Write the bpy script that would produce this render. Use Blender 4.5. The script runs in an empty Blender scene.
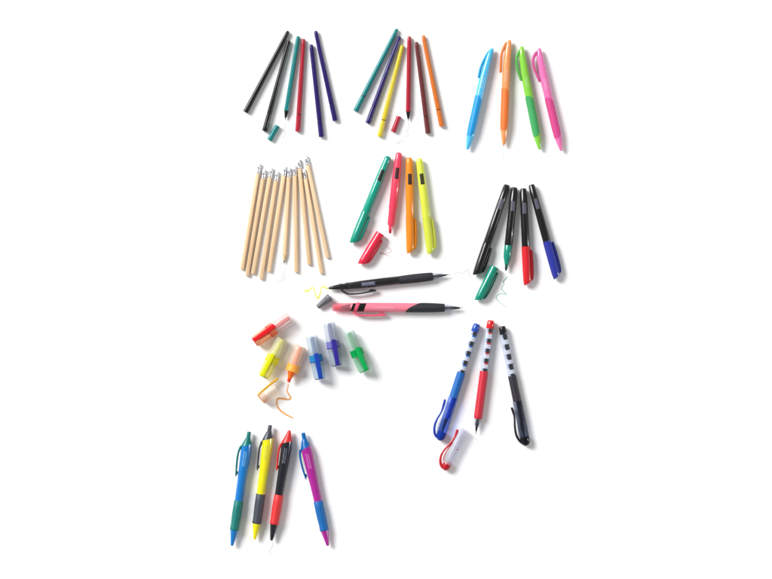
import bpy, math, random
from mathutils import Vector
random.seed(7)
R = math.radians
S = bpy.context.scene
COL = S.collection
U = 0.00135            # metres per photo pixel: a pen is about 0.15 m long
CX, CY = 386.0, 289.5

# ------------------------------------------------------------------ camera
cam = bpy.data.cameras.new('camera')
cam_o = bpy.data.objects.new('camera', cam)
COL.objects.link(cam_o)
H = 3.0
cam_o.location = (0, 0, H + 0.005)
cam_o.rotation_euler = (0, 0, 0)
cam.sensor_width = 36
cam.lens = 36 * H / (772 * U)
cam.clip_start = 0.05
cam.clip_end = 100
S.camera = cam_o

# ------------------------------------------------------------------ studio light
W = bpy.data.worlds.new('World')
S.world = W
W.use_nodes = True
bg = W.node_tree.nodes['Background']
bg.inputs[0].default_value = (1.0, 1.0, 1.0, 1)
bg.inputs[1].default_value = 1.0
# a white studio: pale walls all round, dimmer ceiling where the camera hangs
_nt = W.node_tree
_tc = _nt.nodes.new('ShaderNodeTexCoord')
_sx = _nt.nodes.new('ShaderNodeSeparateXYZ')
_nt.links.new(_tc.outputs['Generated'], _sx.inputs[0])
_rp = _nt.nodes.new('ShaderNodeValToRGB')
_rp.color_ramp.interpolation = 'EASE'
_rp.color_ramp.elements[0].position = 0.35
_rp.color_ramp.elements[0].color = (0.58, 0.58, 0.585, 1)
_rp.color_ramp.elements[1].position = 0.85
_rp.color_ramp.elements[1].color = (0.3, 0.3, 0.3, 1)
_nt.links.new(_sx.outputs['Z'], _rp.inputs[0])
_nt.links.new(_rp.outputs[0], bg.inputs[0])


def area(name, loc, size, power, sy=None, col=(1, 1, 1)):
    l = bpy.data.lights.new(name, 'AREA')
    l.energy = power
    l.color = col
    if sy:
        l.shape = 'RECTANGLE'; l.size = size; l.size_y = sy
    else:
        l.shape = 'DISK'; l.size = size
    o = bpy.data.objects.new(name, l)
    COL.objects.link(o)
    o.location = loc
    o.rotation_euler = (Vector((0, 0, 0)) - Vector(loc)).to_track_quat('-Z', 'Y').to_euler()
    return o


area('key_softbox', (-8.2, 6.0, 7.2), 6.6, 2650)
area('side_strip', (7.0, -1.0, 1.6), 0.32, 190, sy=5.0)

S.render.engine = 'CYCLES'
S.cycles.use_denoising = True
S.cycles.max_bounces = 10
S.cycles.transparent_max_bounces = 24
S.view_settings.view_transform = 'Standard'
S.view_settings.look = 'None'
S.view_settings.exposure = 0.0
S.view_settings.gamma = 1.0


# ------------------------------------------------------------------ materials
def lin(c):
    c = c / 255.0
    return c / 12.92 if c <= 0.04045 else ((c + 0.055) / 1.055) ** 2.4


GAIN = 0.78
_mats = {}


def rgb(c, g=GAIN):
    return tuple(lin(v) * g for v in c) + (1,)


def plastic(name, c, rough=0.32, spec=0.36, var=0.03, coat=0.0, metal=0.0, bump=0.0):
    if name in _mats:
        return _mats[name]
    m = bpy.data.materials.new(name)
    m.use_nodes = True
    nt = m.node_tree
    b = nt.nodes['Principled BSDF']
    tc = nt.nodes.new('ShaderNodeTexCoord')
    nz = nt.nodes.new('ShaderNodeTexNoise')
    nz.inputs['Scale'].default_value = 90
    nz.inputs['Detail'].default_value = 4
    nt.links.new(tc.outputs['Object'], nz.inputs['Vector'])
    mr = nt.nodes.new('ShaderNodeMapRange')
    mr.inputs[3].default_value = rough - 0.03
    mr.inputs[4].default_value = rough + 0.03
    nt.links.new(nz.outputs['Fac'], mr.inputs[0])
    nt.links.new(mr.outputs[0], b.inputs['Roughness'])
    mx = nt.nodes.new('ShaderNodeMix')
    mx.data_type = 'RGBA'
    k = rgb(c)
    mx.inputs[6].default_value = tuple(v * (1 - var) for v in k[:3]) + (1,)
    mx.inputs[7].default_value = tuple(min(1, v * (1 + var)) for v in k[:3]) + (1,)
    nt.links.new(nz.outputs['Fac'], mx.inputs[0])
    nt.links.new(mx.outputs[2], b.inputs['Base Color'])
    b.inputs['Specular IOR Level'].default_value = spec
    b.inputs['Coat Weight'].default_value = coat
    b.inputs['Coat Roughness'].default_value = 0.12
    b.inputs['Metallic'].default_value = metal
    if bump:
        bp = nt.nodes.new('ShaderNodeBump')
        bp.inputs['Strength'].default_value = bump
        bp.inputs['Distance'].default_value = 0.0003
        n2 = nt.nodes.new('ShaderNodeTexNoise')
        n2.inputs['Scale'].default_value = 900
        nt.links.new(tc.outputs['Object'], n2.inputs['Vector'])
        nt.links.new(n2.outputs['Fac'], bp.inputs['Height'])
        nt.links.new(bp.outputs[0], b.inputs['Normal'])
    _mats[name] = m
    return m


def clear(name, tint, body, fac, rough=0.2):
    """thin see-through plastic: part tinted transparent, part milky surface"""
    if name in _mats:
        return _mats[name]
    m = bpy.data.materials.new(name)
    m.use_nodes = True
    nt = m.node_tree
    b = nt.nodes['Principled BSDF']
    b.inputs['Base Color'].default_value = rgb(body)
    b.inputs['Roughness'].default_value = rough
    b.inputs['Specular IOR Level'].default_value = 0.3
    t = nt.nodes.new('ShaderNodeBsdfTransparent')
    t.inputs[0].default_value = tuple(lin(v) for v in tint) + (1,)
    mx = nt.nodes.new('ShaderNodeMixShader')
    nz = nt.nodes.new('ShaderNodeTexNoise')
    nz.inputs['Scale'].default_value = 150
    mr = nt.nodes.new('ShaderNodeMapRange')
    mr.inputs[3].default_value = fac - 0.012
    mr.inputs[4].default_value = fac + 0.012
    nt.links.new(nz.outputs['Fac'], mr.inputs[0])
    nt.links.new(mr.outputs[0], mx.inputs[0])
    nt.links.new(t.outputs[0], mx.inputs[1])
    nt.links.new(b.outputs[0], mx.inputs[2])
    nt.links.new(mx.outputs[0], nt.nodes['Material Output'].inputs[0])
    _mats[name] = m
    return m


def wood(name, a, c):
    if name in _mats:
        return _mats[name]
    m = bpy.data.materials.new(name)
    m.use_nodes = True
    nt = m.node_tree
    b = nt.nodes['Principled BSDF']
    tc = nt.nodes.new('ShaderNodeTexCoord')
    mp = nt.nodes.new('ShaderNodeMapping')
    mp.inputs['Scale'].default_value = (18, 700, 700)
    oi = nt.nodes.new('ShaderNodeObjectInfo')
    ad = nt.nodes.new('ShaderNodeVectorMath')
    ad.operation = 'ADD'
    nt.links.new(tc.outputs['Object'], ad.inputs[0])
    nt.links.new(oi.outputs['Random'], ad.inputs[1])
    nt.links.new(ad.outputs[0], mp.inputs[0])
    nz = nt.nodes.new('ShaderNodeTexNoise')
    nz.inputs['Scale'].default_value = 1.0
    nz.inputs['Detail'].default_value = 5
    nt.links.new(mp.outputs[0], nz.inputs['Vector'])
    cr = nt.nodes.new('ShaderNodeValToRGB')
    cr.color_ramp.elements[0].position = 0.3
    cr.color_ramp.elements[0].color = rgb(c)
    cr.color_ramp.elements[1].position = 0.7
    cr.color_ramp.elements[1].color = rgb(a)
    nt.links.new(nz.outputs['Fac'], cr.inputs[0])
    hs = nt.nodes.new('ShaderNodeHueSaturation')
    vr = nt.nodes.new('ShaderNodeMapRange')
    vr.inputs[3].default_value = 0.86
    vr.inputs[4].default_value = 1.08
    nt.links.new(oi.outputs['Random'], vr.inputs[0])
    nt.links.new(vr.outputs[0], hs.inputs['Value'])
    nt.links.new(cr.outputs[0], hs.inputs['Color'])
    nt.links.new(hs.outputs[0], b.inputs['Base Color'])
    b.inputs['Roughness'].default_value = 0.5
    _mats[name] = m
    return m


# ------------------------------------------------------------------ mesh helpers (all in photo pixels, scaled by U)
def spline(p, k=6):
    out = []
    n = len(p)
    for i in range(n - 1):
        p0 = p[max(i - 1, 0)]; p1 = p[i]; p2 = p[i + 1]; p3 = p[min(i + 2, n - 1)]
        for j in range(k):
            t = j / k
            out.append(tuple(0.5 * (2 * b + (c - a) * t + (2 * a - 5 * b + 4 * c - d) * t * t + (3 * b - a - 3 * c + d) * t ** 3)
                             for a, b, c, d in zip(p0, p1, p2, p3)))
    out.append(tuple(p[-1]))
    return out


class MB:
    def __init__(self):
        self.v = []; self.f = []; self.m = []

    def loft(self, st, h, n=28, shape='round', mi=None, caps=True):
        """st: (x, ry, yc, rz, shear); x runs along the pen, +y is to the pen's right, h is the axis height"""
        base = len(self.v)
        for s in st:
            x, ry = s[0], s[1]
            yc = s[2] if len(s) > 2 else 0.0
            rz = s[3] if len(s) > 3 and s[3] is not None else ry
            sh = s[4] if len(s) > 4 else 0.0
            bow = s[5] if len(s) > 5 else 0.0
            for k in range(n):
                a = 2 * math.pi * (k + 0.5) / n
                q = 1.0
                if shape == 'soft_hex':
                    q = 0.93 + 0.07 * abs(math.cos(3 * (a - math.pi / 6)))
                y = ry * q * math.sin(a)
                self.v.append((x + sh * y + bow * (y * y - ry * ry * 0.4), yc + y, h + rz * q * math.cos(a)))
        for i in range(len(st) - 1):
            for k in range(n):
                k2 = (k + 1) % n
                self.f.append((base + i * n + k, base + i * n + k2, base + (i + 1) * n + k2, base + (i + 1) * n + k))
                self.m.append(mi[i] if mi else 0)
        if caps:
            self.f.append(tuple(base + k for k in range(n))[::-1]); self.m.append(mi[0] if mi else 0)
            e = base + (len(st) - 1) * n
            self.f.append(tuple(e + k for k in range(n))); self.m.append(mi[-1] if mi else 0)
        return self

    def sweep(self, pts, hw, hz, zc, n=12, k=6, smooth=True):
        """bar of rounded section along a curve (x, y[, z]); hw may be one number or one per point"""
        P3 = [(p[0], p[1], p[2] if len(p) > 2 else zc) for p in pts]
        hws = hw if isinstance(hw, (list, tuple)) else [hw] * len(P3)
        Q = [p + (w,) for p, w in zip(P3, hws)]
        if smooth:
            Q = spline(Q, k)
        base = len(self.v)
        for i, q in enumerate(Q):
            a = Q[max(i - 1, 0)]; b = Q[min(i + 1, len(Q) - 1)]
            dx, dy = b[0] - a[0], b[1] - a[1]
            l = math.hypot(dx, dy) or 1.0
            nx, ny = -dy / l, dx / l
            e = 1.0
            if i in (0, len(Q) - 1):
                e = 0.6
            for j in range(n):
                t = 2 * math.pi * (j + 0.5) / n
                c, s_ = math.cos(t), math.sin(t)
                c = math.copysign(abs(c) ** 0.6, c); s_ = math.copysign(abs(s_) ** 0.6, s_)
                self.v.append((q[0] + nx * q[3] * e * c, q[1] + ny * q[3] * e * c, q[2] + hz * e * s_))
        for i in range(len(Q) - 1):
            for j in range(n):
                j2 = (j + 1) % n
                self.f.append((base + i * n + j, base + (i + 1) * n + j, base + (i + 1) * n + j2, base + i * n + j2)); self.m.append(0)
        self.f.append(tuple(base + j for j in range(n))); self.m.append(0)
        e = base + (len(Q) - 1) * n
        self.f.append(tuple(e + j for j in range(n))[::-1]); self.m.append(0)
        return self

    def patch(self, prof, h, x0, x1, a0, a1, off=0.07, sh=0.0, nx=4, na=10, bow=(0, 0), depth=0.14):
        """thin printed film following a lofted surface, angles in degrees from the top"""
        base = len(self.v)
        for layer in (off, off - depth):
            for i in range(nx + 1):
                for j in range(na + 1):
                    a = R(a0 + (a1 - a0) * j / na)
                    u_ = (2 * j / na - 1) ** 2
                    xa, xb = x0 + bow[0] * u_, x1 + bow[1] * u_
                    x = xa + (xb - xa) * i / nx
                    ry, yc, rz = interp(prof, x)
                    y = (ry + layer) * math.sin(a)
                    self.v.append((x + sh * y, yc + y, h + (rz + layer) * math.cos(a)))
        w = na + 1
        N = (nx + 1) * w
        for i in range(nx):
            for j in range(na):
                a, b, c, d = i * w + j, (i + 1) * w + j, (i + 1) * w + j + 1, i * w + j + 1
                self.f.append((base + a, base + b, base + c, base + d)); self.m.append(0)
                self.f.append((base + N + d, base + N + c, base + N + b, base + N + a)); self.m.append(0)
        return self

    def box(self, x0, x1, y0, y1, z0, z1):
        b = len(self.v)
        for x in (x0, x1):
            for y in (y0, y1):
                for z in (z0, z1):
                    self.v.append((x, y, z))
        for f in ((0, 1, 3, 2), (4, 6, 7, 5), (0, 4, 5, 1), (2, 3, 7, 6), (0, 2, 6, 4), (1, 5, 7, 3)):
            self.f.append(tuple(b + i for i in f)); self.m.append(0)
        return self

    def build(self, name, mats, parent=None, ang=38):
        me = bpy.data.meshes.new(name)
        me.from_pydata([(x * U, y * U, z * U) for x, y, z in self.v], [], self.f)
        if not isinstance(mats, (list, tuple)):
            mats = [mats]
        for m in mats:
            me.materials.append(m)
        for p, i in zip(me.polygons, self.m):
            p.material_index = i
            p.use_smooth = True
        me.update()
        import bmesh
        b = bmesh.new(); b.from_mesh(me)
        bmesh.ops.recalc_face_normals(b, faces=b.faces)
        b.to_mesh(me); b.free()
        me.set_sharp_from_angle(angle=R(ang))
        o = bpy.data.objects.new(name, me)
        COL.objects.link(o)
        if parent:
            o.parent = parent
        return o


def interp(prof, x):
    def g(s):
        return s[1], (s[2] if len(s) > 2 else 0.0), (s[3] if len(s) > 3 and s[3] is not None else s[1])
    if x <= prof[0][0]:
        return g(prof[0])
    for a, b in zip(prof, prof[1:]):
        if a[0] <= x <= b[0] and b[0] > a[0]:
            t = (x - a[0]) / (b[0] - a[0])
            return tuple(p + (q - p) * t for p, q in zip(g(a), g(b)))
    return g(prof[-1])


class Frame:
    """a thing lying on the table from A to B (photo pixels)"""
    def __init__(self, name, label, cat, A, B, group=None):
        self.A, self.B = A, B
        dx, dy = B[0] - A[0], -(B[1] - A[1])
        self.L = math.hypot(dx, dy)
        self.d = (dx / self.L, dy / self.L)
        o = bpy.data.objects.new(name, None)
        o.empty_display_size = 0.01
        COL.objects.link(o)
        o.location = ((A[0] - CX) * U, -(A[1] - CY) * U, 0)
        o.rotation_euler = (0, 0, math.atan2(dy, dx))
        o['label'] = label; o['category'] = cat
        if group:
            o['group'] = group
        self.o = o

    def loc(self, p):
        x, y = p[0] - self.A[0], -(p[1] - self.A[1])
        return (x * self.d[0] + y * self.d[1], -x * self.d[1] + y * self.d[0]) + tuple(p[2:])

    def pts(self, ps):
        return [self.loc(p) for p in ps]


def lettering(mb, prof, h, x0, x1, a0, a1, rows=2, off=0.12, seed=0, gap=0.35):
    """rows of tiny unreadable strokes of print"""
    rnd = random.Random(seed)
    for r in range(rows):
        b0 = a0 + (a1 - a0) * (r + 0.2) / rows
        b1 = a0 + (a1 - a0) * (r + 0.8) / rows
        x = x0
        while x < x1 - 0.5:
            w = rnd.uniform(0.5, 1.1)
            mb.patch(prof, h, x, min(x + w, x1), b0 + rnd.uniform(0, 4), b1, off=off, nx=1, na=3)
            x += w + gap
    return mb


# ------------------------------------------------------------------ the surface
m = bpy.data.materials.new('white_paper')
m.use_nodes = True
nt = m.node_tree
b = nt.nodes['Principled BSDF']
b.inputs['Base Color'].default_value = (0.9, 0.9, 0.9, 1)
b.inputs['Roughness'].default_value = 0.85
b.inputs['Specular IOR Level'].default_value = 0.1
nz = nt.nodes.new('ShaderNodeTexNoise'); nz.inputs['Scale'].default_value = 300
bp = nt.nodes.new('ShaderNodeBump'); bp.inputs['Strength'].default_value = 0.05; bp.inputs['Distance'].default_value = 0.0003
tc = nt.nodes.new('ShaderNodeTexCoord')
nt.links.new(tc.outputs['Object'], nz.inputs['Vector'])
nt.links.new(nz.outputs['Fac'], bp.inputs['Height'])
nt.links.new(bp.outputs[0], b.inputs['Normal'])
me = bpy.data.meshes.new('table_surface')
me.from_pydata([(-12, -12, 0), (12, -12, 0), (12, 12, 0), (-12, 12, 0)], [], [(0, 1, 2, 3)])
me.materials.append(m)
g = bpy.data.objects.new('table_surface', me)
COL.objects.link(g)
g['kind'] = 'structure'

BLACK = plastic('black_plastic', (15, 15, 17), 0.3)
SATIN_BLACK = plastic('satin_black_plastic', (34, 34, 38), 0.42)
RUBBER_BLACK = plastic('black_rubber', (38, 39, 44), 0.6, bump=0.3)
STEEL = plastic('steel', (190, 192, 198), 0.25, metal=1.0)
DARK_PRINT = plastic('black_print', (34, 26, 28), 0.5)
GREY_PRINT = plastic('grey_print', (112, 112, 128), 0.5)
PALE_PRINT = plastic('pale_print', (205, 208, 220), 0.5)

# ------------------------------------------------------------------ fineliners
FC = {'black': (15, 15, 17), 'teal': (0, 126, 126), 'red': (176, 26, 50), 'navy': (34, 18, 100), 'yellow': (218, 198, 38),
      'brown': (108, 46, 46), 'orange': (220, 118, 46)}


def fineliner_cap(mb, x0, x1, h):
    return mb.loft([(x0, 2.35), (x0 + 0.25, 2.6), (x1 - 5, 2.66), (x1 - 0.8, 2.72), (x1 - 0.2, 2.6), (x1, 2.2)], h, shape='soft_hex')


def fineliner(A, B, colour, label, group, uncapped=False):
    f = Frame('fineliner_pen', label, 'pen', A, B, group)
    m = plastic('fineliner_' + colour, FC[colour], 0.3, coat=0.25)
    h, L = 2.6, f.L
    e = L - 17.6 if not uncapped else L - 9.6
    bar = [(1.6, 1.72), (2.2, 1.95), (5, 2.02), (e * 0.5, 2.25), (e - 0.4, 2.55), (e, 2.5)]
    b = MB().loft(bar, h, shape='soft_hex').build('barrel', m, f.o)
    MB().loft([(0, 1.0), (0.35, 1.5), (1.0, 1.75), (1.65, 1.8)], h).build('end_plug', m, b)
    if uncapped:
        MB().loft([(e, 2.35), (e + 1.0, 2.1), (e + 6.2, 1.0), (e + 7.2, 0.8)], h).build('grip_section', BLACK, f.o)
        MB().loft([(e + 7.2, 0.45), (e + 9.2, 0.35), (L, 0.2)], h, n=12).build('nib', plastic('grey_nib', (120, 122, 126), 0.3), f.o)
    else:
        MB().loft([(e, 2.3), (e + 0.85, 2.3)], h).build('ring', BLACK, f.o)
        fineliner_cap(MB(), e + 0.85, L, h).build('cap', m, f.o)
    return f


g1 = 'fineliners in the top left fan'
fineliner((288.3, 31.0), (245.4, 112.2), 'black', 'capped black fineliner at the left edge of the top left fan, leaning the most', g1)
fineliner((289.0, 40.4), (264.5, 131.2), 'black', 'capped black fineliner whose lower end lies by the loose teal cap', g1)
fineliner((298.2, 36.0), (285.0, 120.2), 'teal', 'uncapped teal fineliner with its black nib section bare', g1, True)
fineliner((303.6, 38.8), (297.8, 131.6), 'red', 'capped red fineliner with a black ring, right of the bare teal nib', g1)
fineliner((311.1, 44.4), (321.5, 137.0), 'navy', 'capped navy fineliner next to the red one, reaching lowest in its fan', g1)
fineliner((315.5, 30.8), (335.4, 120.8), 'navy', 'capped navy fineliner at the right edge of the top left fan', g1)
g2 = 'fineliners in the top middle fan'
fineliner((397.2, 28.8), (355.5, 111.3), 'teal', 'capped teal fineliner at the left edge of the top middle fan', g2)
fineliner((399.7, 36.2), (367.8, 123.4), 'navy', 'capped navy fineliner between the teal and the yellow fineliners', g2)
fineliner((402.5, 45.0), (379.6, 136.7), 'yellow', 'capped yellow fineliner with a black ring above its cap', g2)
fineliner((409.3, 36.2), (408.2, 121.2), 'red', 'uncapped red fineliner with its black nib section bare', g2, True)
fineliner((416.3, 41.8), (428.2, 133.7), 'brown', 'capped brown fineliner in the top middle fan', g2)
fineliner((423.2, 35.3), (442.0, 126.4), 'orange', 'capped orange fineliner with a dark ring, at the fan edge', g2)


def loose_fineliner_cap(A, B, colour, label):
    f = Frame('fineliner_cap', label, 'pen cap', A, B, 'loose fineliner caps')
    m = plastic('fineliner_' + colour, FC[colour], 0.3, coat=0.25)
    fineliner_cap(MB(), 0, f.L, 2.6).build('cap_shell', m, f.o)
    MB().loft([(-0.05, 2.0), (0.1, 2.0)], 2.6).build('opening', plastic('inside_' + colour, tuple(int(v * .35) for v in FC[colour]), 0.6), f.o)


loose_fineliner_cap((277.5, 125.6), (269.3, 140.3), 'teal', 'loose teal fineliner cap lying beside a black fineliner')
loose_fineliner_cap((399.1, 116.3), (393.3, 132.0), 'red', 'loose red fineliner cap lying between yellow and red fineliners')


# ------------------------------------------------------------------ slim click pens
def slim_pen(A, B, barrel, grip, g0, g1, clip, label, tip=False):
    """g0, g1: photo rows where the grip starts and ends"""
    f = Frame('click_pen', label, 'pen', A, B, 'bright one-colour click pens')
    L, h = f.L, 4.35
    k = L / (B[1] - A[1])
    t0, t1 = (g0 - A[1]) * k, (g1 - A[1]) * k
    nm = label.split()[0]
    mb_ = plastic('click_barrel_' + nm, barrel, 0.2, coat=0.5)
    mg = plastic('click_grip_' + nm, grip, 0.42)
    Rr = 4.25
    top = [(0, 0.8, 2.2, 0.8), (0.5, 1.4, 2.1, 1.4), (1.6, 2.05, 1.8, 2.0), (4, 2.75, 1.3, 2.8), (9, 3.35, 0.9, 3.5), (16, 3.65, 0.6, 3.9),
           (26, 4.05, 0.2, 4.15), (33, Rr, 0, Rr)]
    prof = top + [(t0 - 6, 4.2), (t0 + 14, 4.1), (t1 - 9, 4.1), (t1, 3.72)]
    b = MB().loft(prof, h).build('barrel', mb_, f.o)
    gp = [(t0, 4.2), (t0 + 14, 4.1), (t1 - 9, 4.1), (t1, 3.72)]
    MB().patch(gp, h, t0 - 1.2, t1 + 0.6, -125, 50, off=0.28, nx=30, na=24, bow=(5.0, -4.0), depth=0.5).build('grip', mg, f.o, 60)
    e = L - (2.2 if tip else 0)
    MB().loft([(t1, 3.75), (t1 + 0.8, 3.7), (t1 + (e - t1) * 0.5, 2.75), (e - 1.2, 1.55), (e - 0.3, 1.2), (e, 0.8)], h).build('nose_cone', mb_, f.o)
    if tip:
        MB().loft([(e, 0.6), (e + 1.2, 0.5), (L, 0.25)], h, n=12).build('writing_tip', STEEL, f.o)
    cm = plastic('click_clip_' + nm, tuple(int(g_ * 0.5 + b_ * 0.45) for g_, b_ in zip(grip, barrel)), 0.25)
    MB().sweep(f.pts(clip), [1.5, 1.75] + [1.35] * (len(clip) - 3) + [1.3], 1.7, h + 0.4).build('clip', cm, f.o)
    lm = plastic('click_print_' + nm, tuple(int(v + (255 - v) * 0.4) for v in barrel), 0.4)
    lb = MB()
    lettering(lb, prof, h, 31, 42, -28, 22, rows=2, seed=len(nm))
    lb.build('print', lm, b)
    return f


slim_pen((490.3, 47.8), (467.3, 149.6), (84, 196, 246), (10, 150, 218), 97, 136,
         [(491.2, 50.6), (488.0, 53.8), (483.4, 61), (480.3, 69), (478.6, 78.3)], 'blue click pen with darker blue grip and clip on its left')
slim_pen((507.6, 39.8), (503.6, 147.2), (252, 160, 100), (238, 120, 50), 89.4, 129.8,
         [(507.2, 42.8), (504.8, 46), (501.9, 53), (500.9, 62), (500.5, 72.8)], 'orange click pen with its metal writing tip out', True)
slim_pen((519.6, 46.7), (539.8, 149.6), (138, 214, 72), (66, 168, 96), 97, 136,
         [(520.8, 50.2), (518.2, 54), (516.4, 60), (517.2, 68), (519.3, 75), (521.4, 80.8)], 'green click pen with dark green grip and looped clip')
slim_pen((537.0, 48.6), (561.4, 150.8), (244, 122, 184), (216, 72, 140), 98.5, 137.5,
         [(537.4, 51.8), (534.8, 55), (533.0, 60), (534.0, 68), (536.9, 75), (539.8, 82)], 'pink click pen with deeper pink grip and looped clip')

# ------------------------------------------------------------------ pencils
WOOD = wood('pencil_wood', (250, 222, 184), (234, 194, 148))
BARE = wood('sharpened_wood', (236, 206, 160), (222, 184, 130))
FERR = plastic('ferrule_metal', (250, 250, 255), 0.28, metal=1.0)
ERAS = plastic('white_eraser', (244, 243, 246), 0.7)
LEAD = plastic('graphite', (96, 96, 98), 0.4)


def pencil(A, B, label, sharp=False):
    f = Frame('pencil', label, 'pencil', A, B, 'wooden pencils fanned out in a row')
    L, r = f.L, 2.2
    h = r * 0.866
    e = L if not sharp else L - 9.2
    MB().loft([(9.6, r * 0.97), (9.9, r), (e - (0.25 if not sharp else 0), r), (e, r * 0.93 if not sharp else r)], h, n=6).build('shaft', WOOD, f.o, 30)
    st = [(3.6, 1.7), (3.8, 1.95), (4.6, 1.95), (4.9, 1.75), (5.3, 1.75), (5.6, 2.0), (7.4, 2.0), (7.6, 1.78), (8.0, 1.78), (8.3, 2.0), (9.5, 2.05), (9.8, 1.95)]
    MB().loft(st, h + 0.15).build('ferrule', FERR, f.o)
    MB().loft([(0, 1.0), (0.3, 1.5), (0.9, 1.75), (3.7, 1.75)], h + 0.1).build('eraser', ERAS, f.o)
    if sharp:
        MB().loft([(e, r * 0.95), (e + 5.8, 1.0)], h).build('sharpened_cone', BARE, f.o)
        MB().loft([(e + 5.8, 0.98), (e + 8.8, 0.3), (L, 0.12)], h, n=12).build('lead', LEAD, f.o)
    else:
        MB().loft([(L - 0.5, 0.65), (L + 0.06, 0.65)], h, n=12).build('lead', LEAD, f.o)


for A, B, lb, sh in [
    ((259.4, 163.4), (241.8, 269.5), 'unsharpened wooden pencil at the left edge of the row of ten', False),
    ((264.4, 169.2), (247.0, 276.0), 'unsharpened wooden pencil, second from the left edge of its row', False),
    ((271.6, 167.6), (252.9, 273.8), 'unsharpened wooden pencil, third from the left edge of its row', False),
    ((277.4, 171.0), (261.1, 279.4), 'unsharpened wooden pencil whose plain end reaches lowest of the ten', False),
    ((285.3, 166.0), (268.9, 271.8), 'unsharpened wooden pencil just left of the sharpened one', False),
    ((289.2, 167.4), (283.9, 264.0), 'sharpened wooden pencil with its grey lead point showing', True),
    ((294.7, 165.6), (296.2, 272.3), 'unsharpened wooden pencil standing most upright, just right of the sharpened one', False),
    ((298.6, 158.9), (309.2, 264.7), 'unsharpened wooden pencil, third from the right edge of its row', False),
    ((303.9, 168.9), (321.5, 273.4), 'unsharpened wooden pencil with low eraser, second from the right edge', False),
    ((305.6, 155.4), (327.7, 257.8), 'unsharpened wooden pencil at the right edge, its eraser highest of the ten', False),
]:
    pencil(A, B, lb, sh)


# ------------------------------------------------------------------ capped chisel highlighters and black markers
def slant_cap(mb, x0, x1, h, r=4.3, sh=-0.5):
    return mb.loft([(x0, r - 0.3), (x0 + 0.3, r), (x0 + (x1 - x0) * 0.55, r + 0.08), (x1 - 6, r - 0.1, 0.0, r - 0.2, sh * 0.7),
                    (x1 - 2.2, r - 0.5, 0.15, r - 0.8, sh), (x1 - 1.4, r - 0.9, 0.2, r - 1.3, sh)], h)


def cap_clip(f, x0, x1, r, h, w=1.15):
    """pocket clip on the right of the cap, seen from its side"""
    y = r + w - 0.2
    n_ = x1 - x0
    return MB().sweep([(x0, y - 0.1), (x0 + 1.2, y), (x0 + n_ * 0.4, y + 0.2), (x0 + n_ * 0.72, y - 0.25), (x1 - 4.6, y - 1.0), (x1 - 3.2, y - 1.9)],
                      [w * 0.6, w * 0.9, w * 1.15, w * 1.35, w * 1.45, w * 1.2], 1.9, h + 0.3)


HC = {'teal': (0, 156, 132), 'red': (252, 70, 98), 'orange': (250, 146, 28), 'yellow': (226, 236, 78)}


def highlighter(A, B, colour, lab, label, clip0=None, uncapped=False):
    f = Frame('highlighter_pen', label, 'highlighter', A, B, 'slim chisel highlighters')
    L, h = f.L, 4.5
    mt = plastic('highlighter_' + colour, HC[colour], 0.26, coat=0.5)
    tipm = plastic('highlighter_cap_' + colour, tuple(int(v * 0.95) for v in HC[colour]), 0.24, coat=0.5)
    k = L / abs(B[1] - A[1])
    top = [(0, 1.5), (0.5, 2.4), (1.4, 3.0), (3.2, 3.4), (8, 3.6), (16, 3.9), (30, 4.15)]
    if uncapped:
        e = 71.5
        prof = top + [(56, 4.15), (56.4, 3.95), (57, 3.95), (57.4, 3.75), (e, 3.6), (e + 2.2, 2.6), (e + 2.8, 2.0), (e + 6, 1.9), (e + 6.2, 1.7)]
        b = MB().loft(prof, h).build('barrel', mt, f.o)
        n = e + 6.0
        MB().loft([(n, 1.45, 0, 1.2), (L - 1.4, 1.35, 0, 0.9, 0.35), (L - 0.6, 1.2, 0, 0.5, 0.4)], h, n=16).build('nib', plastic('nib_' + colour, (205, 22, 50), 0.6), f.o)
    else:
        c0 = clip0 - 3.5
        prof = top + [(c0 - 0.3, 4.2), (c0, 4.1)]
        b = MB().loft(prof, h).build('barrel', mt, f.o)
        c = slant_cap(MB(), c0, L, h, 4.4).build('cap', tipm, f.o)
        cap_clip(f, clip0, L - 2.0, 4.3, h).build('clip', plastic('highlighter_clip_' + colour, tuple(int(v * .86) for v in HC[colour]), 0.25), c)
    t0, t1 = lab
    q = MB().patch(prof, h, t0, t1, -26, 32, off=0.08).build('label', DARK_PRINT, b)
    lettering(MB(), prof, h, t0 + 0.9, t1 - 1.0, -18, 24, rows=2, off=0.14, seed=len(colour), gap=0.7).build('lettering', plastic('label_print_' + colour, tuple(int(v * 0.45) for v in HC[colour]), 0.5), q)
    return f


highlighter((388.6, 156.4), (353.0, 243.8), 'teal', (14.6, 26.4), 'teal capped highlighter with black label, leaning at the left of its fan', 63.5)
highlighter((399.1, 152.6), (389.8, 234.0), 'red', (15.4, 26.6), 'coral red uncapped highlighter with its chisel nib bare', None, True)
highlighter((409.3, 157.6), (410.6, 253.6), 'orange', (16.4, 27.2), 'orange capped highlighter with dark label, lying almost upright', 61.4)
highlighter((419.1, 158.4), (431.3, 254.2), 'yellow', (15.6, 26.4), 'yellow capped highlighter with black label at the right of its fan', 61.8)


def loose_slant_cap(name, A, B, m, mc, mi, label, clip0, r=4.4, grp=None):
    f = Frame(name, label, 'pen cap', A, B, grp)
    h = 4.5
    c = slant_cap(MB(), 0, f.L, h, r).build('cap_shell', m, f.o)
    cap_clip(f, clip0, f.L - 2.0, r - 0.1, h).build('clip', mc, f.o)
    MB().loft([(-0.06, r - 0.9), (0.15, r - 0.9)], h).build('opening', mi, f.o)


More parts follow.
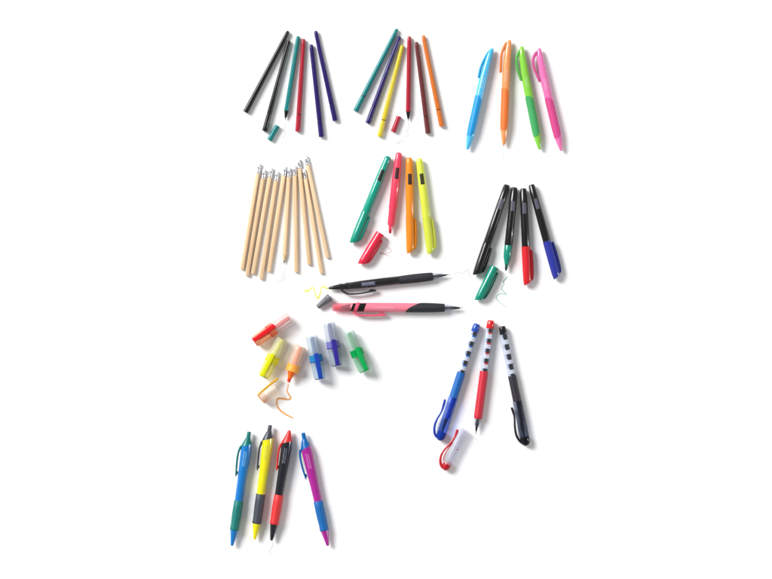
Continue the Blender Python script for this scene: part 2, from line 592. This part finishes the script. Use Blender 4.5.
loose_slant_cap('highlighter_cap', (380.3, 233.2), (361.0, 265.0), plastic('highlighter_cap_redloose', (238, 36, 70), 0.26, coat=0.3),
                plastic('highlighter_clip_redloose', (190, 18, 48), 0.25), plastic('inside_red_cap', (120, 10, 30), 0.6),
                'loose red highlighter cap with slanted end, lying below the red highlighter', 5.4)

MC = {'black': (12, 12, 14), 'green': (0, 142, 118), 'red': (216, 30, 40), 'blue': (40, 52, 158)}


def marker(A, B, colour, c0, lab, label, clip0=None, uncapped=False):
    f = Frame('marker_pen', label, 'marker', A, B, 'black barrelled markers')
    L, h = f.L, 4.5
    mt = plastic('marker_' + colour, MC[colour], 0.26, coat=0.5)
    bm = plastic('marker_barrel', (11, 11, 13), 0.28, coat=0.5)
    prof = [(0, 2.0), (0.3, 2.7), (1.0, 3.1), (3.0, 3.3), (3.2, 3.45), (18, 3.75), (40, 4.0), (c0 - 0.3, 4.15), (c0, 4.05)]
    b = MB().loft(prof, h).build('barrel', bm, f.o)
    if uncapped:
        MB().loft([(c0, 3.9), (c0 + 0.4, 4.05), (c0 + 9, 4.0), (c0 + 13, 3.6), (c0 + 16.5, 2.5), (c0 + 17.5, 2.35), (c0 + 19.5, 2.1), (c0 + 19.7, 1.7)], h).build('grip_section', mt, f.o)
        MB().loft([(c0 + 19.5, 1.6), (L - 2.2, 1.3), (L - 0.5, 0.7), (L, 0.3)], h, n=16).build('nib', plastic('nib_dark_green', (24, 70, 66), 0.6), f.o)
    else:
        c = slant_cap(MB(), c0, L, h, 4.4, -0.55).build('cap', mt, f.o)
        cap_clip(f, clip0, L - 2.0, 4.3, h, 1.2).build('clip', plastic('marker_clip_' + colour, tuple(int(v * .72) for v in MC[colour]), 0.22), c)
    t0, t1 = lab
    q = MB().patch(prof, h, t0, t1, -30, 30, off=0.08).build('label', plastic('marker_label', (78, 78, 92), 0.45), b)
    lettering(MB(), prof, h, t0 + 0.4, t1 - 0.4, -25, 25, rows=2, off=0.14, seed=len(label)).build('lettering', GREY_PRINT, q)


marker((507.2, 184.8), (476.2, 275.6), 'black', 62, (15, 26), 'all black capped marker lying at the left of its fan', 65.5)
marker((514.5, 187.3), (505.8, 271.0), 'green', 58.3, (14, 24), 'uncapped marker with black barrel and green grip, nib bare', None, True)
marker((523.2, 188.4), (527.6, 285.2), 'red', 58.3, (14.5, 25.5), 'capped black marker with red cap', 62.3)
marker((531.2, 184.6), (557.2, 278.4), 'blue', 58.8, (14.5, 25.5), 'capped black marker with blue cap at the right of its fan', 61.5)
loose_slant_cap('marker_cap', (494.8, 266.8), (477.8, 301.2), plastic('marker_green', MC['green'], 0.26, coat=0.2),
                plastic('marker_clip_green', tuple(int(v * .6) for v in MC['green']), 0.22), plastic('inside_green_cap', (0, 60, 50), 0.6),
                'loose green marker cap with slanted end beside the black marker', 4.4)


# ------------------------------------------------------------------ two-ended pens in the middle
f = Frame('twin_tip_pen', 'all black two-ended pen with side clip and bare yellow nib at its left', 'pen', (327.3, 288.3), (451.2, 274.4), 'two-ended pens lying crosswise')
L, h = f.L, 4.4
prof = [(12, 2.9), (12.3, 3.2), (15, 3.25), (15.3, 2.95), (18, 3.0), (18.4, 3.5), (22, 3.6), (22.3, 3.3), (24, 3.5), (32, 3.9), (50, 4.2), (64, 4.35), (72, 4.2)]
b = MB().loft(prof, h).build('barrel', plastic('twin_black', (18, 18, 21), 0.28, coat=0.7), f.o)
MB().loft([(1.4, 0.9), (2, 1.25), (8, 2.3), (12, 2.75)], h).build('nib_holder', BLACK, f.o)
MB().loft([(-0.8, 0.5, 0, 0.4, 0.4), (1.6, 0.85)], h, n=14).build('highlighter_nib', plastic('yellow_nib', (214, 222, 60), 0.6), f.o)
gp = [(72, 4.3)] + [(72 + i * 2.0 + j, 4.2 + 0.35 * math.sin(math.pi * i / 16) + (0.0 if j < 1 else -0.06)) for i in range(16) for j in (0.2, 1.2)] + [(105.6, 3.95), (106.4, 3.6)]
MB().loft(gp, h).build('grip', RUBBER_BLACK, f.o)
SLEEVE = clear('clear_sleeve', (226, 229, 236), (240, 241, 246), 0.06, 0.1)
MB().loft([(106.4, 3.2), (107, 3.3), (112, 2.7), (116.5, 1.9)], h, caps=False).build('clear_cone', SLEEVE, f.o)
MB().loft([(106, 1.2), (109.5, 1.2), (111, 1.6), (114, 1.5), (119.5, 0.8), (120.5, 0.6)], h).build('tip_holder', plastic('tip_dark_grey', (52, 52, 56), 0.3, coat=0.4), f.o)
MB().loft([(120.5, 0.5), (L, 0.2)], h, n=12).build('writing_tip', STEEL, f.o)
c = MB().sweep(f.pts([(341.0, 289.0), (343.4, 291.6), (347.5, 293.7), (354, 294.0), (362, 293.2), (369, 291.8), (376.2, 290.2)]), [1.3, 1.2, .85, .8, .8, .95, 1.15], 1.7, h + 0.4).build('clip', plastic('twin_clip', (52, 53, 57), 0.22), f.o)
MB().sweep(f.pts([(369.4, 290.2), (373.6, 289.4)]), 1.0, 1.4, h + .2, smooth=False).build('clip_foot', BLACK, c)
q = MB().patch(prof, h, 34.2, 48.2, -30, 26, off=0.08).build('label', plastic('twin_label', (70, 74, 92), 0.4), b)
lettering(MB(), prof, h, 35, 47.5, -24, 20, rows=2, off=0.14, seed=3).build('lettering', plastic('twin_print', (150, 156, 182), 0.4), q)

f = Frame('twin_tip_pen', 'pink two-ended pen with black slanted stripes and black grip', 'pen', (332.4, 307.2), (463.2, 307.9), 'two-ended pens lying crosswise')
L, h = f.L, 4.8
PINK = plastic('twin_pink', (247, 132, 152), 0.3, coat=0.1)
PINKD = plastic('twin_pink_clip', (240, 92, 120), 0.3)
prof = [(18.2, 4.2), (18.6, 4.4), (34, 4.6), (60, 4.75), (78, 4.7, 0, None, 0), (78.5, 4.7, 0, None, 1.55)]
b = MB().loft(prof[:4] + [(72, 4.7, 0, None, 1.2), (78.4, 4.68, 0, None, 1.55, 0.14)], h).build('barrel', PINK, f.o)
MB().loft([(78.4, 4.75, 0, None, 1.55, 0.14), (79, 4.82, 0, None, 1.5, 0.13), (94, 4.85), (104, 4.6), (111.4, 4.15), (112.2, 3.8)], h).build('grip', RUBBER_BLACK, f.o)
MB().patch(prof, h, 19.3, 22.3, -62, 62, off=0.09, sh=0.38).build('stripe', BLACK, b)
MB().patch(prof, h, 26.2, 32.6, -62, 62, off=0.09, sh=0.38).build('stripe', BLACK, b)
MB().patch(prof, h, 22.6, 25.6, -80, 80, off=0.5, sh=0.38).build('clip_band', PINKD, f.o)
c = MB().sweep(f.pts([(353.6, 310.0), (354.6, 313.0), (358.5, 315.0), (366, 315.6), (376, 315.5), (386, 314.8)]), [1.6, 1.3, 1.0, .95, 1.0, 1.1], 1.8, h).build('clip', PINKD, f.o)
MB().sweep(f.pts([(379.5, 313.2), (383.5, 313.0)]), 1.0, 1.5, h, smooth=False).build('clip_foot', PINKD, c)
lettering(MB(), prof, h, 42, 62, -20, 14, rows=1, off=0.08, seed=9).build('print', plastic('pink_print', (250, 168, 182), 0.4), b)
MB().loft([(0, 3.0), (0.4, 3.6), (1.6, 4.0), (18.2, 4.35)], h).build('clear_cap', clear('pink_clear', (255, 205, 214), (250, 160, 176), 0.3, 0.15), f.o)
MB().loft([(8.5, 0.9), (10, 1.4), (15, 2.8), (18.2, 3.2)], h).build('nib_holder', plastic('nib_purple', (92, 28, 62), 0.4), f.o)
MB().loft([(2.2, 1.1, 0, 0.8, .3), (4, 1.6), (8.8, 1.5)], h, n=16).build('highlighter_nib', plastic('pink_nib', (250, 84, 104), 0.6), f.o)
MB().loft([(112.2, 3.4), (113, 3.5), (118, 2.9), (121, 2.2)], h, caps=False).build('clear_cone', SLEEVE, f.o)
MB().loft([(112, 1.2), (117, 1.2), (119, 1.6), (122.5, 1.6), (127, 0.95), (127.6, 0.7)], h).build('tip_holder', plastic('tip_dark_grey', (52, 52, 56), 0.3, coat=0.4), f.o)
MB().loft([(127.6, 0.5), (L, 0.2)], h, n=12).build('writing_tip', STEEL, f.o)

f = Frame('nib_cap', 'small grey tapered cap lying between the two crosswise pens', 'pen cap', (330.2, 296.9), (317.4, 307.2))
GC = plastic('grey_cap', (112, 113, 118), 0.4)
MB().loft([(0, 3.6), (0.3, 3.95), (3, 3.9), (3.3, 3.7), (13.5, 2.6), (L * 0 + f.L - 1.0, 2.5), (f.L - 0.3, 2.3), (f.L, 1.8)], 3.95).build('cap_shell', GC, f.o)
mb = MB()
for a in (-38, 0, 38):
    mb.patch([(0, 3.9), (3, 3.85), (13.5, 2.6)], 3.95, 4.2, 13.0, a - 5, a + 5, off=0.22, na=3)
mb.build('ribs', plastic('grey_cap_rib', (128, 129, 134), 0.4), f.o)
MB().loft([(-0.06, 3.0), (0.15, 3.0)], 3.95).build('opening', plastic('grey_inside', (40, 40, 44), 0.6), f.o)

# ------------------------------------------------------------------ mini highlighters
MINI_TINT = {  # collar, cap, barrel
    'red': ((252, 140, 100), (250, 198, 160), (246, 224, 220)), 'yellow': ((240, 238, 60), (240, 234, 160), (240, 240, 200)),
    'blue': ((50, 158, 222), (196, 218, 232), (216, 228, 236)), 'navy': ((140, 136, 214), (196, 208, 220), (214, 222, 232)),
    'green': ((0, 184, 92), (172, 224, 194), (206, 228, 218)), 'orange': ((252, 172, 66), (252, 214, 170), (250, 226, 208))}


def mini_mats(nm, c):
    mix = lambda k, q=255: tuple(int(v + (q - v) * k) for v in c)
    co, ca, ba = MINI_TINT[nm]
    lt = lambda t, k: tuple(int(v + (255 - v) * k) for v in t)
    return dict(solid=plastic('mini_' + nm, c, 0.3),
                collar=clear('mini_collar_' + nm, lt(co, 0.45), co, 0.6, 0.2),
                shell=clear('mini_shell_' + nm, lt(ba, 0.66), lt(ba, 0.1), 0.36, 0.12),
                cap=clear('mini_cap_' + nm, lt(ca, 0.5), ca, 0.3, 0.2),
                core=plastic('mini_core_' + nm, c if nm != 'blue' else (0, 96, 160), 0.6))


def mini_body(f, mm, ring, h, r=6.4):
    MB().loft([(0, r - 1.6), (0.3, r - 0.8), (1.2, r - 0.3), (3, r), (ring - 6, r + 0.15), (ring - 5.6, r + 0.1)], h, n=36).build('barrel', mm['shell'], f.o)
    MB().loft([(1.2, 1.7), (1.8, 2.0), (ring - 12, 2.2), (ring - 4, 2.5)], h - 0.6).build('ink_core', mm['core'], f.o)
    MB().loft([(ring - 6, r - 0.1), (ring - 5.7, r + 0.25), (ring - 0.6, r + 0.35), (ring - 0.4, r + 0.6), (ring + 0.4, r + 0.6), (ring + 0.5, r)], h, n=36).build('collar', mm['collar'], f.o)


def mini(A, B, nm, c, ring, roll, label):
    f = Frame('mini_highlighter', label, 'highlighter', A, B, 'short see-through highlighters')
    mm = mini_mats(nm, c)
    h, L, r = 6.9, f.L, 6.3
    mini_body(f, mm, ring, h, r)
    cap = MB().loft([(ring + 0.5, r + 0.1), (ring + 3, r + 0.05), (L - 2, r - 0.4), (L - 0.6, r - 0.8), (L, r - 1.6)], h, n=36).build('cap', mm['cap'], f.o)
    MB().loft([(ring + 0.4, 6.3), (ring + 0.4, 7.0), (ring + 1.2, 7.0), (ring + 1.2, 6.3)], h, n=36, caps=False).build('cap_rim', mm['solid'], cap)
    MB().loft([(ring + 1, 2.2), (ring + 6, 1.7), (L - 5.5, 1.2), (L - 4.5, .8)], h).build('nib', mm['core'], f.o)
    # pocket clip lying along the cap, turned a little about the pen axis
    a = R(roll)
    q = r + 0.9
    pts = []
    for x, k in ((ring - 7.5, 0), (ring - 6.5, 0), (ring, 0.1), (ring + (L - ring) * 0.6, -0.1), (L - 1.5, -0.5), (L - 0.4, -1.1)):
        aa = a
        pts.append((x, (q + k) * math.sin(aa), h + (q + k) * math.cos(aa)))
    MB().sweep(pts, [1.5, 2.3, 2.45, 2.3, 2.3, 2.2], 0.8, 0, n=16).build('clip', mm['solid'], cap)
    MB().loft([(L - 0.7, r - 1.1), (L - 0.5, r - 0.75), (L - 0.1, r - 1.35), (L + 0.1, r - 1.7)], h, n=36).build('end_disc', clear('mini_disc_' + nm, tuple(int(v + (255 - v) * 0.4) for v in c), c, 0.6), cap)


mini((290.3, 317.0), (254.8, 342.0), 'red', (236, 24, 34), 24.8, -17, 'short red highlighter with frosted barrel, lying nearly sideways')
mini((283.0, 338.6), (263.5, 376.8), 'yellow', (230, 230, 14), 25.2, -13, 'short yellow highlighter with frosted barrel, below the red one')
mini((311.7, 336.0), (320.3, 379.0), 'blue', (22, 66, 172), 25.0, 9, 'short mid blue highlighter with frosted barrel and pale blue collar')
mini((329.0, 322.4), (337.0, 365.6), 'navy', (52, 40, 146), 24.9, 11, 'short violet blue highlighter with frosted barrel, left of the green one')
mini((348.4, 331.8), (364.8, 371.2), 'green', (0, 170, 82), 24.8, 17, 'short green highlighter with frosted barrel at the right of its set')

f = Frame('mini_highlighter', 'short orange highlighter without its cap, drawing an orange line', 'highlighter', (301.0, 346.0), (288.3, 382.4), 'short see-through highlighters')
ORC = (252, 134, 44)
mm = mini_mats('orange', ORC)
ring = 26.6
h = 6.9
MB().loft([(0, 4.7), (0.3, 5.5), (1.2, 6.0), (3, 6.3), (ring - 7, 6.45), (ring - 6.8, 6.4)], h, n=36).build('barrel', mm['shell'], f.o)
MB().loft([(1.2, 1.8), (1.8, 2.1), (ring - 4, 2.8)], h - 0.6).build('ink_core', mm['core'], f.o)
MB().loft([(ring - 7, 6.2), (ring - 6.7, 6.5), (ring - 0.8, 6.6), (ring - 0.6, 6.95), (ring + 0.2, 6.95), (ring + 0.4, 6.2)], h, n=36).build('collar', plastic('mini_collar_solid', (252, 172, 66), 0.35), f.o)
MB().loft([(ring + 0.3, 4.4), (ring + 1, 4.1), (ring + 4.5, 3.2), (ring + 5, 2.6), (ring + 7.6, 2.1)], h).build('nib_holder', plastic('mini_nib_holder', (250, 112, 30), 0.35), f.o)
MB().loft([(ring + 7.4, 1.9, 0, 1.4), (f.L - 1.4, 1.7, 0, 1.0, .25), (f.L - .5, 1.5, 0, .5, .3)], h, n=16).build('nib', plastic('mini_nib', (224, 62, 22), 0.6), f.o)

f = Frame('mini_highlighter_cap', 'loose frosted orange cap with long amber clip, lying on its side', 'pen cap', (277.6, 388.2), (261.3, 399.4))
h, L = 6.2, f.L
MB().loft([(0, 5.6), (0.3, 5.85), (L - 4, 5.75), (L - 1, 5.5), (L - 0.2, 5.0), (L, 4.4)], h, n=36).build('cap_shell', clear('cap_orange_clear', (255, 249, 241), (250, 240, 228), 0.36, 0.3), f.o)
MB().loft([(L - 6, 3.2), (L - 5.6, 4.6), (L - 1, 4.9), (L - 0.5, 4.4)], h, n=36).build('inner_plug', clear('cap_orange_inner', (255, 226, 192), (252, 206, 160), 0.35), f.o)
MB().sweep(f.pts([(278.3, 377.9), (276.6, 379.2), (272.5, 382.6), (265, 388.6), (259.6, 393.4), (258.0, 395.2)]), [0.8, 1.3, 1.15, 1.15, 1.3, 1.2], 2.1, h).build('clip', plastic('amber', (232, 172, 48), 0.3), f.o)
MB().sweep(f.pts([(258.0, 395.2), (261.5, 399.6), (265.3, 403.2)]), 0.5, 4.6, h).build('end_rim', plastic('amber', (232, 172, 48), 0.3), f.o)

# ------------------------------------------------------------------ rollerball pens with checked barrels
WHITE = plastic('white_insert', (226, 230, 238), 0.3, coat=0.3)
SHELL = clear('barrel_clear', (243, 245, 250), (236, 239, 246), 0.035, 0.1)


def roller(A, B, nm, plug, grip, edge, t_grip, t_cap, label):
    f = Frame('rollerball_pen', label, 'pen', A, B, 'rollerball pens with checked barrels')
    h = 4.8
    mp = plastic('roller_plug_' + nm, plug, 0.2, coat=0.3)
    mg = plastic('roller_grip_' + nm, grip, 0.5, bump=0.25)
    MB().loft([(0, 2.2), (0.3, 2.9), (1.2, 3.4), (4, 3.7), (7.8, 3.85), (8.4, 3.6)], h).build('end_plug', mp, f.o)
    MB().loft([(8.0, 4.15), (8.4, 4.35), (t_grip - 0.3, 4.4), (t_grip, 4.3)], h).build('barrel', SHELL, f.o)
    # printed insert: pale tube with rows of dark squares tipped with the ink colour
    mats = [WHITE, plastic('check_dark_' + nm, (8, 9, 16), 0.4), plastic('check_edge_' + nm, edge, 0.4), plastic('check_grey_' + nm, (160, 168, 190), 0.4)]
    ins = MB()
    n = 28
    x = 8.4
    st, mi = [], []
    first = True
    while x < t_grip:
        for ln, k in (((3.6, 1), (1.8, 2), (4.6, 0)) if first else ((4.4, 1), (1.6, 2), (4.0, 0))):
            if x >= t_grip:
                break
            x2 = min(x + ln, t_grip)
            st.append((x, 3.75)); mi.append(k); st.append((x2 - 0.01, 3.75)); mi.append(k)
            x = x2
        first = False
    ins.loft(st, h, n=n, mi=mi[:-1] + [0])
    # only the upper and lower strips of the tube carry the dark squares, the flanks stay pale grey
    mi2 = []
    per = n
    for i in range(len(st) - 1):
        for kk in range(n):
            a = (360 * (kk + 0.5 + 0.5) / n) % 180
            k = mi[i]
            if k in (1, 2):
                if 56 < a < 130:
                    k = 0
                elif 130 <= a < 160:
                    k = 3 if k == 1 else 0
            mi2.append(k)
    ins.m = mi2 + [0, 0]
    ins.build('checked_insert', mats, f.o, 60)
    ge = t_cap
    gs = [(t_grip, 3.9), (t_grip + 0.5, 4.2)]
    x = t_grip + 1.2
    while x < ge - 2.2:
        gs += [(x, 4.22), (x + 0.5, 4.08), (x + 0.9, 4.22)]
        x += 1.9
    if nm == 'red':
        gs += [(ge - 4.6, 4.1), (ge - 4.4, 3.8), (ge - 3.8, 3.8), (ge - 3.6, 4.0), (ge - 0.4, 3.9), (ge, 3.6)]
    else:
        gs += [(ge - 0.4, 4.2), (ge, 4.1)]
    MB().loft(gs, h).build('grip', mg, f.o)
    return f, h, mp


BLC = [(445.0, 399.2), (444.2, 403), (441.6, 411), (437.0, 419), (434.6, 426), (434.6, 433), (437.0, 437.5)]


def roller_cap(f, h, nm, t0, tint, body, core, plug, clip):
    L = f.L
    cap = MB().loft([(t0, 4.55), (t0 + 0.3, 4.7), (L - 9, 4.75), (L - 8, 4.7)], h).build('cap', clear('roller_cap_' + nm, tint, body, 0.11, 0.1), f.o)
    MB().loft([(L - 9, 4.4), (L - 8.6, 4.75), (L - 4, 4.6), (L - 1.6, 3.6), (L - 0.4, 2.2), (L, 1.0)], h).build('cap_end', clear('roller_end_' + nm, body, plug, 0.72, 0.12), cap)
    MB().sweep(f.pts(clip), [1.1, 1.3, 1.0, 1.1, 1.2, 1.3, 1.2], 1.6, h + 0.3).build('clip', plastic('roller_clip_' + nm, plug, 0.22, coat=0.3), cap)
    MB().loft([(t0, 2.5, 1.1), (t0 + 20, 2.1, 0.9), (t0 + 22, 1.8, 0.4)], h).build('inner_section', plastic('roller_core_' + nm, core, 0.3), f.o)
    MB().loft([(t0 + 22, 2.0), (t0 + 27, 1.7), (L - 9.5, 0.7), (L - 9, 0.4)], h).build('nib_holder', BLACK, f.o)


f, h, mp = roller((477.1, 323.8), (439.3, 440.4), 'blue', (30, 78, 176), (0, 98, 180), (0, 110, 200), 51.0, 77.6, 'blue rollerball pen with checked barrel and see-through blue cap')
roller_cap(f, h, 'blue', 77.6, (196, 213, 250), (70, 112, 220), (20, 54, 160), (28, 62, 168), BLC)
f, h, mp = roller((501.9, 326.2), (526.2, 445.6), 'black', (26, 26, 32), (44, 40, 50), (20, 20, 26), 50.4, 76.4, 'black rollerball pen with checked barrel and smoky black cap')
roller_cap(f, h, 'black', 76.4, (196, 200, 212), (84, 88, 106), (26, 28, 38), (24, 24, 32),
           [(511.4, 407.2), (512.8, 411), (514.3, 417), (514.8, 427), (516.2, 435), (519.4, 440.6), (523.6, 444.2)])
f, h, mp = roller((490.9, 320.2), (475.6, 434.6), 'red', (228, 34, 44), (206, 36, 58), (230, 40, 50), 51.4, 99.4, 'red rollerball pen with checked barrel, uncapped with black tip')
L = f.L
MB().loft([(99.4, 3.2), (100, 3.3), (104, 2.9), (107.5, 1.9)], h, caps=False).build('clear_cone', SLEEVE, f.o)
MB().loft([(99, 1.5), (101, 1.6), (105, 1.9), (107, 1.4), (111.4, 0.85), (112, 0.6)], h).build('tip_holder', BLACK, f.o)
MB().loft([(112, 0.6), (L, 0.25)], h, n=12).build('writing_tip', STEEL, f.o)

f = Frame('rollerball_cap', 'loose clear cap with red clip and red end, below the rollerballs', 'pen cap', (464.4, 429.3), (444.2, 470.2))
h, L = 4.9, f.L
REDC = plastic('roller_red_clip', (196, 34, 46), 0.22, coat=0.3)
MB().loft([(0, 4.7), (0.25, 4.85), (L - 12, 4.75), (L - 7, 4.4)], h).build('cap_shell', clear('cap_clear', (248, 248, 252), (238, 239, 248), 0.3, 0.12), f.o)
MB().loft([(1.5, 3.2), (L - 12, 3.1), (L - 10, 2.2)], h).build('inner_sleeve', clear('cap_inner', (244, 244, 250), (232, 234, 246), 0.3), f.o)
MB().loft([(L - 9.5, 2.6), (L - 8.8, 3.9), (L - 5, 4.3), (L - 2.2, 3.6), (L - 0.6, 2.3), (L, 1.0)], h).build('end_plug', plastic('roller_red_end', (184, 14, 32), 0.2, coat=0.4), f.o)
MB().sweep(f.pts([(457.3, 429.4), (456.6, 432.8), (454.2, 438), (448.6, 445.2), (443.0, 451.4), (440.5, 458), (440.8, 464), (443.4, 468.2)]), [1.3, 1.5, 1.2, 1.0, 1.1, 1.2, 1.5, 1.6], 1.7, h + .3).build('clip', REDC, f.o)
MB().sweep(f.pts([(452.8, 442.2), (449.0, 447.4), (444.6, 454.5), (443.0, 460.5)]), 0.5, 1.4, h + .3).build('clip_rib', REDC, f.o)
MB().patch([(0, 4.85), (L - 12, 4.75)], h, 20.4, 21.6, 20, 50, off=0.08).build('print', plastic('roller_mark', (196, 120, 130), 0.4), f.o)


# ------------------------------------------------------------------ two-colour grip pens
def grip_pen(A, B, nm, body, trim, y_body, y_g0, y_g1, clip, label, slim_button=True, prn=None):
    f = Frame('grip_click_pen', label, 'pen', A, B, 'two-colour click pens with soft grips')
    L, h = f.L, 5.2
    k = L / (B[1] - A[1])
    tb, t0, t1 = (y_body - A[1]) * k, (y_g0 - A[1]) * k, (y_g1 - A[1]) * k
    mbd = plastic('grip_body_' + nm, body, 0.18, coat=0.6)
    mtr = plastic('grip_trim_' + nm, trim, 0.3)
    mru = plastic('grip_rubber_' + nm, trim, 0.5, bump=0.2)
    if slim_button:
        MB().loft([(0, 1.5), (0.3, 1.85), (1, 2.0), (6.8, 2.15)], h).build('button', mtr, f.o)
        cs = [(6.2, 2.3), (6.6, 2.55), (9, 3.3, -0.5, 3.3, -0.1), (tb - 1.2, 4.9, -1.0, 4.6, -0.38), (tb, 5.2, -0.6, 5.0, -0.38)]
    else:
        MB().loft([(0, 1.0), (0.3, 1.4), (1, 1.7), (3, 2.1)], h).build('button', mtr, f.o)
        cs = [(2.6, 2.2), (3, 2.35), (6, 3.2, -0.3, 3.2, -0.1), (tb - 1.2, 4.9, -0.9, 4.6, -0.38), (tb, 5.2, -0.5, 5.0, -0.38)]
    MB().loft(cs, h).build('collar', mtr, f.o)
    prof = [(tb, 5.1, -0.5, 4.95, -0.38), (tb + 6, 5.3, -0.1, 5.1, -0.2), (tb + 16, 5.1), (tb + 34, 4.55), (t0, 4.15)]
    b = MB().loft(prof, h).build('barrel', mbd, f.o)
    d = t1 - t0
    MB().loft([(t0, 4.2), (t0 + 0.5, 4.55), (t0 + d * .25, 4.7), (t0 + d * .5, 4.75), (t0 + d * .8, 4.35), (t1 - 2.5, 4.5), (t1 - 0.6, 4.65), (t1, 4.3)], h).build('grip', mru, f.o)
    MB().loft([(t1, 4.0), (t1 + 1, 3.85), (L - 6, 2.4), (L - 1, 1.5), (L - 0.2, 1.3), (L, 0.9)], h).build('nose_cone', mbd, f.o)
    ptc = f.pts(clip)
    c = MB().sweep(ptc, [1.3] + [1.0] * (len(clip) - 2) + [0.8], 2.0, h + 0.2).build('clip', mtr, f.o)
    x, y = ptc[-1][0], ptc[-1][1]
    MB().sweep([(x - 5.2, y + 1.0), (x - 2.2, y + 1.1)], 0.9, 1.5, h + 0.2, smooth=False).build('clip_foot', mtr, c)
    pm = plastic('grip_print_' + nm, prn or tuple(int(v + (255 - v) * 0.45) for v in body), 0.4)
    lettering(MB(), prof, h, tb + 6, tb + 21, -28, 16, rows=2, off=0.07, seed=len(nm)).build('print', pm, b)


grip_pen((249.3, 431.6), (232.0, 545.6), 'blue', (10, 118, 196), (0, 118, 110), 445.2, 500.4, 530,
         [(241.4, 445.6), (238.6, 452), (237.0, 462), (236.0, 476.2)], 'blue click pen with teal grip, clip and button')
grip_pen((270.3, 425.0), (254.6, 539.4), 'yellow', (240, 230, 16), (66, 70, 80), 439.2, 493.8, 523.4,
         [(262.6, 440.6), (260.0, 447), (258.5, 457), (257.4, 470)], 'yellow click pen with dark grey grip, clip and button', prn=(214, 208, 90))
grip_pen((289.5, 430.2), (271.5, 540.4), 'black', (24, 26, 36), (226, 48, 50), 442.0, 494.6, 524,
         [(281.6, 443), (279.0, 450), (277.7, 460), (276.8, 470.4)], 'black click pen with red grip, clip and pointed red top', False, prn=(120, 124, 140))
grip_pen((303.1, 432.6), (327.9, 545.6), 'purple', (172, 30, 146), (0, 100, 172), 447.6, 500.8, 530.4,
         [(300.4, 449.4), (300.2, 456), (302.4, 467), (306.2, 479.2)], 'purple click pen with blue grip, clip and button')

# ------------------------------------------------------------------ lines drawn on the surface
def ink(name, pts, w, c, label, strength=1.0):
    """a dried stroke lying on the paper"""
    A = pts[0]
    f_ = [((x - A[0]), -(y - A[1])) for x, y in pts]
    ws = w if isinstance(w, (list, tuple)) else [w] * len(pts)
    m = clear('ink_' + label.split()[0] + '_' + name, (255, 255, 255), c, strength, 0.7)
    o = MB().sweep(f_, list(ws), 0.06, 0.09, n=8, k=8).build(name, m)
    o.location = ((A[0] - CX) * U, -(A[1] - CY) * U, 0)
    o['label'] = label
    o['category'] = 'ink line'
    return o


ink('ink_squiggle', [(288.1, 383.4), (287.8, 387.4), (286.8, 390.6), (288.4, 394), (290.6, 397.6), (288.6, 399.7), (283.6, 398.9), (278.6, 398.6), (276.6, 400.8), (277.2, 406.4), (280.2, 410.6), (284.4, 413.8), (288.6, 416.2), (293.4, 418.3)],
    [.4, .55, .6, .75, .9, .9, 1.05, 1.1, .8, .8, 1.0, 1.0, .9, .7], (255, 186, 120), 'orange curling ink line drawn below the uncapped orange highlighter', 0.9)
ink('ink_squiggle', [(304, 290.9), (307.5, 290.8), (309.8, 289.4), (312.4, 287.4), (314, 290), (316, 296), (318, 298.2), (319.8, 294.4), (321.4, 288), (323.2, 286.2), (325, 287.2), (326.4, 289)],
    [.85, .85, .6, .6, .5, .6, .9, .6, .5, .7, .8, .6], (255, 255, 96), 'yellow zigzag ink line at the left tip of the black two-ended pen', 0.9)
ink('ink_squiggle', [(507.6, 276.4), (505.2, 279.6), (503.6, 281.6), (504.2, 284.4), (501.8, 288.4), (504.0, 291.6), (506.2, 294.2), (501.4, 293.6), (497.6, 295.6), (496.4, 298.4), (500.6, 302.8), (507, 307.4)],
    [.4, .45, .5, .25, .32, .36, .4, .3, .34, .36, .3, .28], (110, 200, 186), 'green zigzag ink line below the bare green marker nib', 0.45)
ink('ink_squiggle', [(387.0, 238.6), (388.6, 242.6), (386.8, 245.8), (391.6, 250.4), (390.2, 252.2), (386, 253.4), (379.6, 252.8), (386, 254.8), (390, 256.4)],
    .28, (232, 130, 150), 'pink faint ink line beside the loose red highlighter cap', 0.28)
ink('ink_squiggle', [(284.3, 268), (284.8, 272.4), (281.6, 276.6), (284.8, 278), (281, 280.4), (276, 281.6)], .22, (170, 170, 174), 'grey faint pencil line under the sharpened pencil point', 0.45)
ink('ink_squiggle', [(408.6, 122.6), (409.2, 127), (406.6, 131.4), (409, 134.2), (404, 138.2), (397.4, 142.6), (405, 140.8)], .2, (186, 186, 190), 'grey faint ink line below the bare red fineliner nib', 0.3)
ink('ink_squiggle', [(284.6, 121.8), (285.4, 126), (283.2, 130.2), (285.6, 133.6), (282.6, 138)], .18, (196, 196, 198), 'grey faint ink line below the bare teal fineliner nib', 0.22)
ink('ink_squiggle', [(503.4, 149), (504, 153.6), (503, 157.6), (505, 163)], .18, (192, 190, 190), 'grey faint ink line below the orange click pen tip', 0.35)
ink('ink_squiggle', [(453, 274.2), (458, 272.4), (462.6, 273.6), (467.6, 269.2), (468.8, 274.6), (473, 276.8)], .2, (184, 184, 186), 'grey faint ink line off the right tip of the black two-ended pen', 0.25)
ink('ink_squiggle', [(271.4, 541.6), (272.6, 545), (270.8, 549), (268.2, 552.6), (271, 555)], .22, (168, 168, 172), 'grey faint ink line below the black and red click pen', 0.4)
ink('ink_squiggle', [(475.4, 437), (478, 444), (474.6, 452), (478.6, 457), (472, 461.6), (465.4, 462.6)], .18, (214, 206, 208), 'pinkish faint ink line below the uncapped red rollerball tip', 0.2)
